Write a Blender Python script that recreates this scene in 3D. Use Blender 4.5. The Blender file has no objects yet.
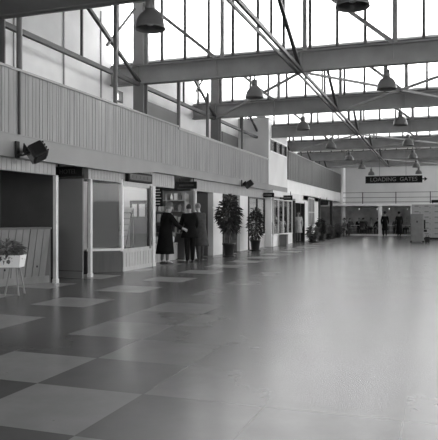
import bpy, bmesh, math, random
from mathutils import Vector, Matrix
R = random.Random(11)
D = bpy.data
S = bpy.context.scene
COL = S.collection

# ---------------------------------------------------------------- materials
MATS = {}
def mat(name, v, rough=.6, spec=.4, noise=0.0, nscale=3.0, stretch=(1, 1, 1), metal=0.0, bump=0.0, bscale=20.0):
    if name in MATS: return MATS[name]
    m = D.materials.new(name); m.use_nodes = True
    nt = m.node_tree; b = nt.nodes['Principled BSDF']
    b.inputs['Base Color'].default_value = (v, v, v, 1)
    b.inputs['Roughness'].default_value = rough
    b.inputs['Specular IOR Level'].default_value = spec
    b.inputs['Metallic'].default_value = metal
    tc = nt.nodes.new('ShaderNodeTexCoord')
    if noise > 0:
        mp = nt.nodes.new('ShaderNodeMapping'); mp.inputs['Scale'].default_value = stretch
        n = nt.nodes.new('ShaderNodeTexNoise'); n.inputs['Scale'].default_value = nscale; n.inputs['Detail'].default_value = 5
        r = nt.nodes.new('ShaderNodeMapRange')
        r.inputs['From Min'].default_value = .25; r.inputs['From Max'].default_value = .75
        r.inputs['To Min'].default_value = v * (1 - noise); r.inputs['To Max'].default_value = min(1, v * (1 + noise))
        nt.links.new(tc.outputs['Object'], mp.inputs['Vector']); nt.links.new(mp.outputs[0], n.inputs['Vector'])
        nt.links.new(n.outputs['Fac'], r.inputs['Value']); nt.links.new(r.outputs[0], b.inputs['Base Color'])
    if bump > 0:
        n2 = nt.nodes.new('ShaderNodeTexNoise'); n2.inputs['Scale'].default_value = bscale
        bp = nt.nodes.new('ShaderNodeBump'); bp.inputs['Strength'].default_value = bump; bp.inputs['Distance'].default_value = .02
        nt.links.new(tc.outputs['Object'], n2.inputs['Vector']); nt.links.new(n2.outputs['Fac'], bp.inputs['Height'])
        nt.links.new(bp.outputs[0], b.inputs['Normal'])
    MATS[name] = m
    return m

def glass(name, tint=.92, gl=1.0, rough=.02):
    m = D.materials.new(name); m.use_nodes = True; nt = m.node_tree
    for n in list(nt.nodes):
        if n.type != 'OUTPUT_MATERIAL': nt.nodes.remove(n)
    out = [n for n in nt.nodes if n.type == 'OUTPUT_MATERIAL'][0]
    t = nt.nodes.new('ShaderNodeBsdfTransparent'); t.inputs[0].default_value = (tint, tint, tint, 1)
    g = nt.nodes.new('ShaderNodeBsdfGlossy'); g.inputs['Roughness'].default_value = rough
    ge = nt.nodes.new('ShaderNodeNewGeometry'); dt = nt.nodes.new('ShaderNodeVectorMath'); dt.operation = 'DOT_PRODUCT'
    nt.links.new(ge.outputs['Incoming'], dt.inputs[0]); nt.links.new(ge.outputs['Normal'], dt.inputs[1])
    ab = nt.nodes.new('ShaderNodeMath'); ab.operation = 'ABSOLUTE'; nt.links.new(dt.outputs['Value'], ab.inputs[0])
    om = nt.nodes.new('ShaderNodeMath'); om.operation = 'SUBTRACT'; om.inputs[0].default_value = 1; nt.links.new(ab.outputs[0], om.inputs[1])
    pw = nt.nodes.new('ShaderNodeMath'); pw.operation = 'POWER'; pw.inputs[1].default_value = 5; nt.links.new(om.outputs[0], pw.inputs[0])
    fr = nt.nodes.new('ShaderNodeMath'); fr.operation = 'MULTIPLY_ADD'; fr.inputs[1].default_value = .92 * gl; fr.inputs[2].default_value = .04 * gl; nt.links.new(pw.outputs[0], fr.inputs[0])
    mx = nt.nodes.new('ShaderNodeMixShader')
    nt.links.new(fr.outputs[0], mx.inputs[0]); nt.links.new(t.outputs[0], mx.inputs[1]); nt.links.new(g.outputs[0], mx.inputs[2])
    nt.links.new(mx.outputs[0], out.inputs[0])
    MATS[name] = m
    return m

def emis(name, v, s):
    m = D.materials.new(name); m.use_nodes = True
    b = m.node_tree.nodes['Principled BSDF']
    b.inputs['Base Color'].default_value = (v, v, v, 1)
    b.inputs['Emission Color'].default_value = (1, 1, 1, 1); b.inputs['Emission Strength'].default_value = s
    return m

steel = mat('steel_grey', .29, .55, .3, .15, 2)
steel_d = mat('steel_dark', .06, .5, .3, .15, 2)
pipe_m = mat('pipe_grey', .12, .4, .5)
col_m = mat('column_grey', .17, .5, .3, .1, 2)
bar_m = mat('bar_grey', .10, .5, .3)
roof_m = mat('roof_board', .6, .8, .2, .1, 2)
wall_m = mat('plaster_pale', .72, .7, .25, .08, .8)
upper_m = mat('upper_panel', .78, .5, .4, .10, 1.2)
upper_d = mat('upper_panel_dark', .13, .5, .4, .1, 1.2)
white_m = mat('white_paint', .88, .45, .4, .05, 2)
fascia_m = mat('fascia_paint', .225, .42, .45, .10, 1.4)
board_m = mat('fascia_boards', .235, .33, .5, .22, 2.5, (1, 3.5, .35))
dpanel_m = mat('dark_boards', .115, .5, .4, .12, 2, (1, 4, .4))
pine_m = mat('pine_boards', .22, .5, .4, .25, 3, (1, 3, .6))
pale_board = mat('pale_boards', .46, .45, .4, .12, 3, (3, 3, .5))
head_m = mat('header_boards', .36, .5, .4, .15, 2.5, (3, 3, .5))
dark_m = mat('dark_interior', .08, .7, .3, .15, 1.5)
mid_m = mat('mid_partition', .13, .5, .4, .08, 1.5)
panelgrey = mat('panel_grey', .2, .45, .4, .08, 1.5)
woodd_m = mat('dark_wood', .08, .4, .5, .25, 3, (3, 3, .4))
post_m = mat('post_pale', .62, .4, .5, .1, 3)
black_m = mat('black_metal', .016, .45, .2)
sign_m = mat('sign_black', .014, .6, .08)
letter_m = mat('letter_pale', .55, .5, .3)
letter_d = mat('letter_dim', .055, .5, .3)
letter_g = mat('letter_grey', .22, .5, .3)
gold_m = mat('grey_trim', .3, .4, .5)
lampg = mat('lamp_enamel', .12, .35, .5)
lampin = mat('lamp_inner', .6, .4, .4)
coat_b = mat('coat_black', .011, .9, .05, .2, 6)
coat_g = mat('coat_grey', .05, .85, .2, .3, 12)
coat_m = mat('coat_mid', .14, .85, .2, .2, 12)
coat_l = mat('coat_light', .45, .85, .2, .2, 12)
stock_m = mat('stocking', .13, .6, .3)
skin_m = mat('skin', .36, .5, .4)
hair_g = mat('hair_grey', .18, .6, .3, .2, 30)
hair_d = mat('hair_dark', .03, .5, .3)
shoe_m = mat('shoe_leather', .02, .3, .5)
eye_m = mat('eye_dark', .02, .2, .6)
leaf_m = mat('leaf_dark', .032, .4, .5, .4, 9)
leaf2_m = mat('leaf_grey', .15, .45, .5, .4, 9)
bark_m = mat('bark', .10, .8, .2, .2, 12)
pot_m = mat('pot_dark', .03, .4, .4)
soil_m = mat('soil', .03, .95, .1)
lino_m = mat('counter_top', .12, .3, .5)
lock_m = mat('locker_paint', .34, .4, .5, .06, 2)
vend_m = mat('cabinet_grey', .20, .5, .4, .12, 4)
ceil_m = mat('shop_ceiling', .35, .8, .2)
tblack = mat('frame_dark', .03, .4, .4)
g_roof = glass('roof_glass', .95)
g_shop = glass('shop_glass', .97)
g_side = glass('dull_glass', .97, .25)
lit_m = emis('lit_globe', .9, .12)
goods = [mat('goods_%d' % i, v, .4, .5) for i, v in enumerate((.05, .14, .3, .55, .75))]

# floor: chequered linoleum squares, worn and polished, with glare and veiling gloss put into the tone
def floor_material():
    m = D.materials.new('lino_squares'); m.use_nodes = True
    nt = m.node_tree; b = nt.nodes['Principled BSDF']; L = nt.links.new
    tc = nt.nodes.new('ShaderNodeTexCoord'); sp = nt.nodes.new('ShaderNodeSeparateXYZ'); L(tc.outputs['Object'], sp.inputs[0])
    def M(op, a, c=None, d=None):
        n = nt.nodes.new('ShaderNodeMath'); n.operation = op
        for i, q in enumerate((a, c, d)):
            if q is None: continue
            if isinstance(q, (int, float)): n.inputs[i].default_value = q
            else: L(q, n.inputs[i])
        return n.outputs[0]
    T = .95
    xs = M('DIVIDE', M('ADD', sp.outputs[0], 4.0), T); ys = M('DIVIDE', M('SUBTRACT', sp.outputs[1], 4.27), T)
    u = M('FLOOR', xs); v = M('FLOOR', ys)
    par = M('FLOORED_MODULO', M('ADD', u, v), 2.0)
    even = M('SUBTRACT', 1.0, par)
    ue = M('SUBTRACT', 1.0, M('FLOORED_MODULO', u, 2.0))
    left = M('LESS_THAN', u, -.5)
    light = M('MULTIPLY', even, M('SUBTRACT', 1.0, M('MULTIPLY', left, M('SUBTRACT', 1.0, ue))))
    # light painted into colour: darker rightward to offset glare, contrast veiled as by gloss
    def MR(v, a0, a1, b0, b1):
        r = nt.nodes.new('ShaderNodeMapRange'); r.interpolation_type = 'SMOOTHSTEP'
        for k_, q_ in (('From Min', a0), ('From Max', a1), ('To Min', b0), ('To Max', b1)): r.inputs[k_].default_value = q_
        L(v, r.inputs['Value']); return r.outputs[0]
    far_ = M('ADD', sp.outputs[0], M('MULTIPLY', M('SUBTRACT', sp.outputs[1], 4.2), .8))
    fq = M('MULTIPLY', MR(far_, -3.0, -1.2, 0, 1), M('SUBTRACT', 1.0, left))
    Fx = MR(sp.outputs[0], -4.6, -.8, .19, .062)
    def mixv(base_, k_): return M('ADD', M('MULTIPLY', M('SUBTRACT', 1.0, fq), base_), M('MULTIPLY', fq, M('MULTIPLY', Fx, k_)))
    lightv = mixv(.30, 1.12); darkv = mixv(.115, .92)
    n = nt.nodes.new('ShaderNodeTexNoise'); n.inputs['Scale'].default_value = 2.2; n.inputs['Detail'].default_value = 8; n.inputs['Roughness'].default_value = .65
    L(tc.outputs['Object'], n.inputs['Vector'])
    wn = nt.nodes.new('ShaderNodeTexWhiteNoise'); wn.noise_dimensions = '2D'
    cb = nt.nodes.new('ShaderNodeCombineXYZ'); L(u, cb.inputs[0]); L(v, cb.inputs[1]); L(cb.outputs[0], wn.inputs['Vector'])
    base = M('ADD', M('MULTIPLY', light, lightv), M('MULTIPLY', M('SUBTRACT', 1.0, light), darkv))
    mul = M('ADD', .66, M('ADD', M('MULTIPLY', n.outputs['Fac'], .5), M('MULTIPLY', wn.outputs['Value'], .18)))
    val = M('MULTIPLY', base, mul)
    fx = M('ABSOLUTE', M('SUBTRACT', M('FRACT', xs), .5)); fy = M('ABSOLUTE', M('SUBTRACT', M('FRACT', ys), .5))
    jt = M('GREATER_THAN', M('MAXIMUM', fx, fy), .494)
    val = M('MULTIPLY', val, M('SUBTRACT', 1.0, M('MULTIPLY', jt, .25)))
    # sparse dark scuff specks
    vo = nt.nodes.new('ShaderNodeTexVoronoi'); vo.inputs['Scale'].default_value = 3.5; L(tc.outputs['Object'], vo.inputs['Vector'])
    sk = M('LESS_THAN', vo.outputs['Distance'], .03)
    val = M('MULTIPLY', val, M('SUBTRACT', 1.0, M('MULTIPLY', sk, .35)))
    cc = nt.nodes.new('ShaderNodeCombineColor')
    for i in range(3): L(val, cc.inputs[i])
    L(cc.outputs[0], b.inputs['Base Color'])
    n2 = nt.nodes.new('ShaderNodeTexNoise'); n2.inputs['Scale'].default_value = 1.3; n2.inputs['Detail'].default_value = 6
    L(tc.outputs['Object'], n2.inputs['Vector'])
    rr = nt.nodes.new('ShaderNodeMapRange'); rr.inputs['From Min'].default_value = .3; rr.inputs['From Max'].default_value = .7
    rr.inputs['To Min'].default_value = .23; rr.inputs['To Max'].default_value = .25
    L(n2.outputs['Fac'], rr.inputs['Value']); L(rr.outputs[0], b.inputs['Roughness'])
    b.inputs['Specular IOR Level'].default_value = .24
    n3 = nt.nodes.new('ShaderNodeTexNoise'); n3.inputs['Scale'].default_value = 5; n3.inputs['Detail'].default_value = 3
    L(tc.outputs['Object'], n3.inputs['Vector'])
    bp = nt.nodes.new('ShaderNodeBump'); bp.inputs['Strength'].default_value = .035; bp.inputs['Distance'].default_value = .02
    L(n3.outputs['Fac'], bp.inputs['Height']); L(bp.outputs[0], b.inputs['Normal'])
    return m
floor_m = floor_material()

# ---------------------------------------------------------------- mesh builder
class MB:
    def __init__(s): s.v = []; s.f = []; s.mi = []; s.mats = []; s.cur = 0; s.sm = []
    def use(s, m):
        if m not in s.mats: s.mats.append(m)
        s.cur = s.mats.index(m); return s
    def add(s, vs, fs, smooth=False):
        o = len(s.v); s.v += [tuple(q) for q in vs]
        for f in fs: s.f.append(tuple(i + o for i in f)); s.mi.append(s.cur); s.sm.append(smooth)
        return s
    def box(s, a, b):
        x0, y0, z0 = a; x1, y1, z1 = b
        return s.add([(x0, y0, z0), (x1, y0, z0), (x1, y1, z0), (x0, y1, z0), (x0, y0, z1), (x1, y0, z1), (x1, y1, z1), (x0, y1, z1)],
                     [(0, 3, 2, 1), (4, 5, 6, 7), (0, 1, 5, 4), (1, 2, 6, 5), (2, 3, 7, 6), (3, 0, 4, 7)])
    def bevbox(s, a, b, r=.01):
        bm = bmesh.new(); bmesh.ops.create_cube(bm, size=1)
        c = [(a[i] + b[i]) / 2 for i in range(3)]; d = [b[i] - a[i] for i in range(3)]
        for v in bm.verts: v.co = Vector((c[0] + v.co.x * d[0], c[1] + v.co.y * d[1], c[2] + v.co.z * d[2]))
        bmesh.ops.bevel(bm, geom=bm.edges[:], offset=r, segments=2, affect='EDGES', profile=.5)
        return s.bm(bm)
    def bm(s, bm, smooth=False):
        bm.verts.index_update()
        s.add([v.co.copy() for v in bm.verts], [[v.index for v in f.verts] for f in bm.faces], smooth); bm.free(); return s
    def beam(s, p, q, w, h=None, up=(0, 0, 1)):
        p = Vector(p); q = Vector(q); d = (q - p).normalized(); h = h or w; up = Vector(up)
        if abs(d.dot(up)) > .98: up = Vector((1, 0, 0))
        a = d.cross(up).normalized(); b = a.cross(d).normalized()
        vs = [e + a * (i * w / 2) + b * (j * h / 2) for e in (p, q) for i, j in ((-1, -1), (1, -1), (1, 1), (-1, 1))]
        return s.add(vs, [(0, 1, 2, 3), (7, 6, 5, 4), (0, 4, 5, 1), (1, 5, 6, 2), (2, 6, 7, 3), (3, 7, 4, 0)])
    def tube(s, pts, r, n=10, cap=True):
        pts = [Vector(p) for p in pts]; k = len(pts)
        rs = list(r) if isinstance(r, (list, tuple)) else [r] * k
        vs = []; a = None
        for i, p in enumerate(pts):
            d = (pts[min(i + 1, k - 1)] - pts[max(i - 1, 0)]).normalized()
            if a is None: a = d.orthogonal().normalized()
            else: a = (a - d * a.dot(d)).normalized()
            b = d.cross(a)
            vs += [p + (a * math.cos(2 * math.pi * j / n) + b * math.sin(2 * math.pi * j / n)) * rs[i] for j in range(n)]
        fs = [(i * n + j, i * n + (j + 1) % n, (i + 1) * n + (j + 1) % n, (i + 1) * n + j) for i in range(k - 1) for j in range(n)]
        s.add(vs, fs, True)
        if cap: s.add(vs[:n], [tuple(range(n))[::-1]]); s.add(vs[-n:], [tuple(range(n))])
        return s
    def lathe(s, prof, c=(0, 0, 0), n=20, sx=1, sy=1, capb=True, capt=True):
        vs = []; k = len(prof)
        for r, z in prof:
            vs += [(c[0] + r * sx * math.cos(2 * math.pi * j / n), c[1] + r * sy * math.sin(2 * math.pi * j / n), c[2] + z) for j in range(n)]
        fs = [(i * n + j, i * n + (j + 1) % n, (i + 1) * n + (j + 1) % n, (i + 1) * n + j) for i in range(k - 1) for j in range(n)]
        s.add(vs, fs, True)
        if capb: s.add(vs[:n], [tuple(range(n))[::-1]])
        if capt: s.add(vs[-n:], [tuple(range(n))])
        return s
    def prism(s, poly, d):            # polygon of 3D points extruded by vector d
        n = len(poly); d = Vector(d); p = [Vector(q) for q in poly]
        return s.add(p + [q + d for q in p], [tuple(range(n))[::-1], tuple(range(n, 2 * n))] + [(i, (i + 1) % n, n + (i + 1) % n, n + i) for i in range(n)])
    def build(s, name, m=None, parent=None, loc=None, rot=None):
        me = D.meshes.new(name); me.from_pydata(s.v, [], s.f)
        for q in (s.mats if s.mats else [m]): me.materials.append(q)
        if s.mats: me.polygons.foreach_set('material_index', s.mi)
        me.polygons.foreach_set('use_smooth', s.sm)
        bm = bmesh.new(); bm.from_mesh(me); bmesh.ops.recalc_face_normals(bm, faces=bm.faces[:]); bm.to_mesh(me); bm.free()
        me.update()
        o = D.objects.new(name, me); COL.objects.link(o)
        if parent: o.parent = parent
        if loc: o.location = loc
        if rot: o.rotation_euler = rot
        return o

def tag(o, label=None, cat=None, group=None, kind=None):
    if label: o['label'] = label
    if cat: o['category'] = cat
    if group: o['group'] = group
    if kind: o['kind'] = kind
    return o
def empty(name, label, cat, loc=(0, 0, 0), rz=0, group=None):
    o = D.objects.new(name, None); COL.objects.link(o); o.location = loc; o.rotation_euler = (0, 0, rz); o.empty_display_size = .1
    return tag(o, label, cat, group)
def struct(mb, name, m=None, parent=None):
    o = mb.build(name, m, parent)
    if not parent: o['kind'] = 'structure'
    return o
def dup(root, label=None, loc=None, rz=None, parent=None):
    c = root.copy(); COL.objects.link(c)
    if parent: c.parent = parent
    if label: c['label'] = label
    if loc is not None: c.location = loc
    if rz is not None: c.rotation_euler = (0, 0, rz)
    for ch in list(root.children): dup(ch, parent=c)
    return c

# ---------------------------------------------------------------- the hall
XL, XR, XB = -8.6, 13.0, -11.0          # upper wall, right wall, shop back wall
Y0, BAY = 9.25, 6.25
BEAMS = [9.45] + [Y0 + BAY * k for k in range(1, 7)]
YB, YE, YF = -16.0, 50.0, 60.0
ZB, ZT, ZG = 5.02, 5.54, 7.45           # beam bottom, beam top, glazing head

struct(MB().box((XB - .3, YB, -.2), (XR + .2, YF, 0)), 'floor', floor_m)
YL = Y0 + BAY * 4 - .25
m_ = MB().box((XR, YB, 0), (XR + .2, YL, 2.3)).box((XR, YL, 0), (XR + .2, YF, .8)).box((XR, YB, 4.9), (XR + .2, YF, 5.6)).box((XR, YE, .8), (XR + .2, YF, 4.9))
m_.box((XR, YB, 2.3), (XR + .2, Y0 - 2 * BAY, 4.9))
for k in range(-2, 7): m_.box((XR, Y0 + BAY * k - .25, .8 if k > 3 else 2.3), (XR + .2, Y0 + BAY * k + .25, 4.9))
struct(m_, 'wall_right', wall_m)
saw = MB()
for k in range(len(BEAMS) - 1): saw.prism([(XR, BEAMS[k], 5.5), (XR, BEAMS[k + 1], 5.5), (XR, BEAMS[k + 1], ZG), (XR, BEAMS[k], ZT)], (.2, 0, 0))
struct(saw, 'wall_right_gable', wall_m)
def portal(loc, rot, sx, sy):
    l = D.lights.new('daylight_portal', 'AREA'); l.shape = 'RECTANGLE'; l.size = sx; l.size_y = sy; l.cycles.is_portal = True
    lo = D.objects.new('daylight_portal', l); COL.objects.link(lo); lo.location = loc; lo.rotation_euler = rot
wn = 3
for k in range(-2, 7):  # unseen windows added along the right wall to light the hall
    ya, yb = Y0 + BAY * k + .25, min(Y0 + BAY * (k + 1) - .25, YE); zl = .8 if k > 3 else 2.3
    w = struct(MB().box((XR + .03, ya, zl), (XR + .15, yb, zl + .07)).box((XR + .03, ya, 4.83), (XR + .15, yb, 4.9)).box((XR + .03, ya, zl + .07), (XR + .15, ya + .07, 4.83)).box((XR + .03, yb - .07, zl + .07), (XR + .15, yb, 4.83)), 'window_%d' % wn, white_m); wn += 1
    m_ = MB()
    for j in range(1, 4): yy = ya + (yb - ya) * j / 4; m_.box((XR + .04, yy - .04, zl + .07), (XR + .14, yy + .04, 4.83))
    for z in (3.6,): m_.box((XR + .05, ya, z - .03), (XR + .13, yb, z + .03))
    m_.build('glazing_bars', white_m, w)
    MB().box((XR + .09, ya + .07, zl + .07), (XR + .095, yb - .07, 4.83)).build('window_pane', g_roof, w)
    portal((XR + .18, (ya + yb) / 2, (zl + 4.9) / 2), (math.pi / 2, 0, math.pi / 2), yb - ya, 4.9 - zl)
struct(MB().box((XB, YB - .2, 0), (XL, YB, 7.6)).box((XL, YB - .2, 0), (XR + .2, YB, .6)).box((XL, YB - .2, 5.0), (XR + .2, YB, 7.6)), 'wall_back', wall_m)
w = struct(MB().box((XL, YB - .15, .6), (XR, YB - .05, .7)).box((XL, YB - .15, 2.6), (XR, YB - .05, 2.7)), 'window_%d' % wn, white_m); wn += 1  # unseen rear glazing, added to light the faces turned toward the camera
m_ = MB()
for j in range(11): m_.box((XL + j * 2.15 - .05, YB - .15, .7), (XL + j * 2.15 + .05, YB - .05, 5.0))
m_.build('glazing_bars', white_m, w)
MB().box((XL, YB - .11, .7), (XR, YB - .105, 5.0)).build('window_pane', g_roof, w)
portal(((XL + XR) / 2, YB - .19, 2.8), (math.pi / 2, 0, 0), XR - XL, 4.4)

# upper (set-back) left wall with a saw-tooth head
def zroof(y):
    i = 0
    for k in range(len(BEAMS) - 1):
        if BEAMS[k] <= y < BEAMS[k + 1]: return ZT + (ZG - ZT) * (y - BEAMS[k]) / BAY
    return ZT
def saw_wall(mb, x0, x1, ya, yb, zlow):
    cuts = sorted({ya, yb} | {b for b in BEAMS if ya < b < yb})
    for a, b in zip(cuts[:-1], cuts[1:]):
        za = zroof(a); zb = zroof(b - 1e-4)
        mb.prism([(x0, a, zlow), (x0, b, zlow), (x0, b, zb), (x0, a, za)], (x1 - x0, 0, 0))
    return mb
m_ = MB()
saw_wall(m_, XL - .15, XL, YB, 15.62, 2.6)
m_.box((XL - .15, 15.62, 2.6), (XL, 16.12, 4.66))
saw_wall(m_, XL - .15, XL, 15.62, 16.12, 4.98)
saw_wall(m_, XL - .15, XL, 16.12, YE, 2.6)
struct(m_, 'wall_left', upper_m)
w2 = struct(MB().box((XL - .1, 15.62, 4.66), (XL + .03, 15.67, 4.98)).box((XL - .1, 16.07, 4.66), (XL + .03, 16.12, 4.98)).box((XL - .1, 15.67, 4.66), (XL + .03, 16.07, 4.7)).box((XL - .1, 15.67, 4.94), (XL + .03, 16.07, 4.98)), 'window_2', steel_d)
struct(MB().box((XL - .08, 15.85, 4.7), (XL - .03, 15.89, 4.94)), 'window_bar', steel_d, w2)
struct(MB().box((XL - .06, 15.67, 4.7), (XL - .055, 16.07, 4.94)), 'window_pane', g_roof, w2)
# battens and darker cladding panels on the upper wall
m_ = MB()
for y in (2.2, 4.6, 7.0, 9.4, 11.2, 13.1, 14.9): m_.box((XL, y - .025, 2.62), (XL + .025, y + .025, zroof(y) - .25))
struct(m_, 'trim_1', gold_m)
struct(MB().box((XL, 17.6, 2.62), (XL + .05, 20.3, 5.0)), 'wall_panel', upper_d)
struct(MB().box((XL, 25.0, 2.62), (XL + .05, 27.25, 5.0)), 'wall_panel', upper_d)
d1 = struct(MB().box((XL, 9.5, 2.62), (XL + .06, 10.4, 4.62)), 'door_1', upper_d)
struct(MB().box((XL, 9.42, 2.62), (XL + .08, 9.5, 4.7)).box((XL, 10.4, 2.62), (XL + .08, 10.48, 4.7)).box((XL, 9.5, 4.62), (XL + .08, 10.4, 4.7)), 'door_frame', gold_m, d1)

# roof slopes
for k in range(len(BEAMS) - 1):
    a, b = BEAMS[k] + .12, BEAMS[k + 1]
    struct(MB().prism([(XL - .2, a, ZT + .03), (XL - .2, b, ZG + .03), (XL - .2, b, ZG + .15), (XL - .2, a, ZT + .15)], (XR + .4 - XL, 0, 0)), 'roof', roof_m)
    m_ = MB()
    for t in (.25, .5, .75):
        y = a + (b - a) * t; z = ZT + (ZG - ZT) * t
        m_.box((XL, y - .04, z - .12), (XR, y + .04, z + .0))
    struct(m_, 'roof_purlin_beam', steel)
struct(MB().box((XL - .2, BEAMS[-1] + .12, ZT + .03), (XR + .2, YF, ZT + .2)), 'roof', roof_m)
struct(MB().box((XL - .2, YB - .2, ZT + .03), (XR + .2, BEAMS[0], ZT + .2)), 'roof', roof_m)
struct(MB().box((XL, YB, ZB), (XR, BEAMS[0] - .12, ZB + .08)), 'ceiling_added', mat('added_ceiling_grey', .22, .7, .2, .1, 2))  # invented low ceiling, added to darken the near end of the hall

# gutter beams and north-light glazing
for k, y in enumerate(BEAMS):
    m_ = MB().box((XL - .15, y - .02, ZB), (XR, y + .02, ZT)).box((XL - .15, y - .11, ZB), (XR, y + .11, ZB + .035)).box((XL - .15, y - .11, ZT - .035), (XR, y + .11, ZT))
    for j in range(10): m_.box((-7.7 + 2.25 * j - .01, y - .1, ZB + .035), (-7.7 + 2.25 * j + .01, y + .1, ZT - .035))
    struct(m_, 'gutter_beam', steel)
    if k == 0: continue
    if y < 0:
        struct(MB().box((XL, y - .03, ZT), (XR, y + .05, ZG + .02)), 'wall_clerestory', upper_d); continue
    w = MB().box((XL, y - .03, ZT), (XR, y + .05, ZT + .06)).box((XL, y - .05, ZG - .08), (XR, y + .07, ZG + .02))
    w = struct(w, 'window_%d' % wn, bar_m); wn += 1
    m_ = MB(); x = -7.05 - .68 * 2
    while x < XR: m_.box((x - .036, y - .02, ZT + .06), (x + .036, y + .05, ZG - .08)); x += .68
    m_.build('glazing_bars', bar_m, w)
    m_ = MB()
    for j in range(9):
        x = -7.5 + 2.2 * j; m_.box((x - .05, y - .06, ZT), (x + .05, y + .04, ZG - .05))
    m_.build('glazing_post', steel, w)
    MB().box((XL, y + .015, ZT + .06), (XR, y + .021, ZG - .08)).build('window_pane', g_roof, w)
    # lattice diagonals standing in the plane of the glazing
    for xm in (-5.45, -.95, 3.55, 8.05):
        m_ = MB().beam((xm - 2.25, y - .1, ZG - .05), (xm, y - .1, ZT), .09, .09)
        struct(m_, 'glazing_brace_beam', steel)
    portal(((XL + XR) / 2, y + .06, (ZT + ZG) / 2), (-math.pi / 2, 0, 0), XR - XL, ZG - ZT - .1)

# building columns under the beams on the left line, longitudinal lattice trusses
for y in BEAMS:
    if y < 28.5: struct(MB().box((-7.86, y - .13, 2.6), (-7.54, y - .1, ZB)).box((-7.86, y + .1, 2.6), (-7.54, y + .13, ZB)).box((-7.72, y - .1, 2.6), (-7.68, y + .1, ZB)), 'column', col_m), struct(MB().box((-7.85, y - .16, ZT), (-7.55, y - .06, ZG)), 'head_column', steel)
def truss(x, ya, yb, double):
    ym = (ya + yb) / 2
    m_ = MB()
    if double: m_.beam((x - .1, ya, ZB), (x - .1, yb, ZB), .035, .07).beam((x + .05, ya, ZB), (x + .05, yb, ZB), .06, .08)
    else: m_.beam((x, ya, ZB - .02), (x, yb, ZB - .02), .09, .1)
    o = struct(m_, 'longitudinal_truss_beam', steel_d)
    zt = zroof(ym) - .06
    MB().beam((x, ym, ZB), (x, ym, zt), .05).build('post', steel_d, o)
    MB().beam((x, ym, zt), (x, yb - .05, ZB + .04), .08).build('diagonal', steel_d, o)
    if not double: MB().beam((x, ya + 4.2, 5.62), (x, yb - .35, 7.0), .05).build('strut', steel_d, o)
for a, b in zip(BEAMS[:-1], BEAMS[1:]):
    for x, dbl in ((-7.7, False), (-3.2, True), (1.3, True), (5.8, True)): truss(x, a, b, dbl)
    # plan bracing between trusses
    for x in (-3.2, 1.3) if int((a - Y0) / BAY + 8.5) % 2 == 1 else ():
        for sgn in (-1, 1):
            struct(MB().beam((x, a, ZB + .0), (x + sgn * 4.5, b, ZB + .0), .06, .06), 'bracing_beam', steel)
# slim tube stanchions along the gallery front
for y in (9.75, 13.45, 17.4, 19.95, 24.0):
    struct(MB().tube([(-7.36, y, 3.95), (-7.36, y, 6.7 if y == 13.45 else 5.6)], .055, 10), 'stanchion_column', pipe_m)

# ---------------------------------------------------------------- gallery front (fascia) on the left
FX = -7.15
m_ = MB().box((FX - .12, YB, 2.43), (FX, 13.7, 2.84)).prism([(FX - .12, 13.7, 2.43), (FX - .12, 15.4, 2.575), (FX - .12, 15.4, 2.84), (FX - .12, 13.7, 2.84)], (.12, 0, 0)).box((FX - .12, 15.4, 2.575), (FX, 31.2, 2.84))
struct(m_, 'wall_fascia', fascia_m)
def boards(mb, xf, ya, yb, z0, z1, w=.12, g=.012, depth=.011, back=.08):
    prof = []; y = ya
    while y < yb - 1e-4:
        e = min(y + w * R.uniform(.6, 1.4), yb); gg = g * R.uniform(.5, 1.4); dz = R.uniform(0, .004)
        prof += [(xf - dz, y), (xf - dz, e - gg), (xf - depth, e - gg), (xf - depth, e)]; y = e
    n = len(prof); vs = [(x, yy, z) for z in (z0, z1) for x, yy in prof]
    mb.add(vs, [(i, i + 1, n + i + 1, n + i) for i in range(n - 1)])
    mb.box((xf - back, ya, z0), (xf - depth - .002, yb, z1))
    return mb
struct(boards(MB(), FX - .005, YB, 27.4, 2.84, 4.0), 'wall_parapet', board_m)
struct(MB().box((FX - .2, YB, 4.0), (FX + .02, 16.9, 4.045)).box((FX - .2, 16.9, 3.93), (FX + .015, 27.4, 4.005)), 'trim_2', gold_m)
struct(MB().box((FX, YB, 2.83), (FX + .012, 27.4, 2.85)), 'trim_3', fascia_m)
struct(MB().box((FX, 9.44, 2.85), (FX + .03, 9.475, 4.0)), 'trim_4', steel_d)
# gallery floor slab (shop ceiling)
struct(MB().box((XB, YB, 2.58), (FX - .12, YE, 2.62)), 'ceiling', ceil_m)
# flush upper room with its windows, then dark boarding
m_ = MB().box((FX - .12, 27.4, 2.84), (FX, 31.2, 4.35)).box((FX - .12, 27.4, 5.0), (FX, 31.2, 5.9)).box((FX - .12, 27.4, 4.35), (FX, 27.75, 5.0)).box((FX - .12, 31.0, 4.35), (FX, 31.2, 5.0))
m_.box((XL, 27.4, 2.62), (FX - .12, 27.52, 5.9))
struct(m_, 'wall_upper_room', wall_m)
w = struct(MB().box((FX - .1, 27.75, 4.35), (FX + .02, 31.0, 4.42)).box((FX - .1, 27.75, 4.93), (FX + .02, 31.0, 5.0)), 'window_%d' % wn, white_m); wn += 1
m_ = MB()
for y in (27.75, 28.8, 29.9, 30.95): m_.box((FX - .1, y, 4.42), (FX + .02, y + .05, 4.93))
m_.build('window_frame', steel_d, w)
MB().box((FX - .07, 27.8, 4.42), (FX - .06, 30.95, 4.93)).build('window_pane', g_shop, w)
MB().box((FX - .1, 27.8, 4.4), (FX - .09, 30.95, 4.95)).build('blind', mat('window_blind', .45, .6), w)  # pale opaque sheet behind the glass, standing in for a lit room
struct(MB().box((FX - .12, 31.2, 2.57), (FX, YE, 3.28)), 'wall_band', white_m)
struct(boards(MB(), FX + .06, 31.2, YE, 3.28, 4.72, .14), 'wall_boarding', dpanel_m)
struct(MB().box((FX - .06, 31.2, 4.72), (FX + .08, YE, 4.76)), 'trim_5', gold_m)

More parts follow.
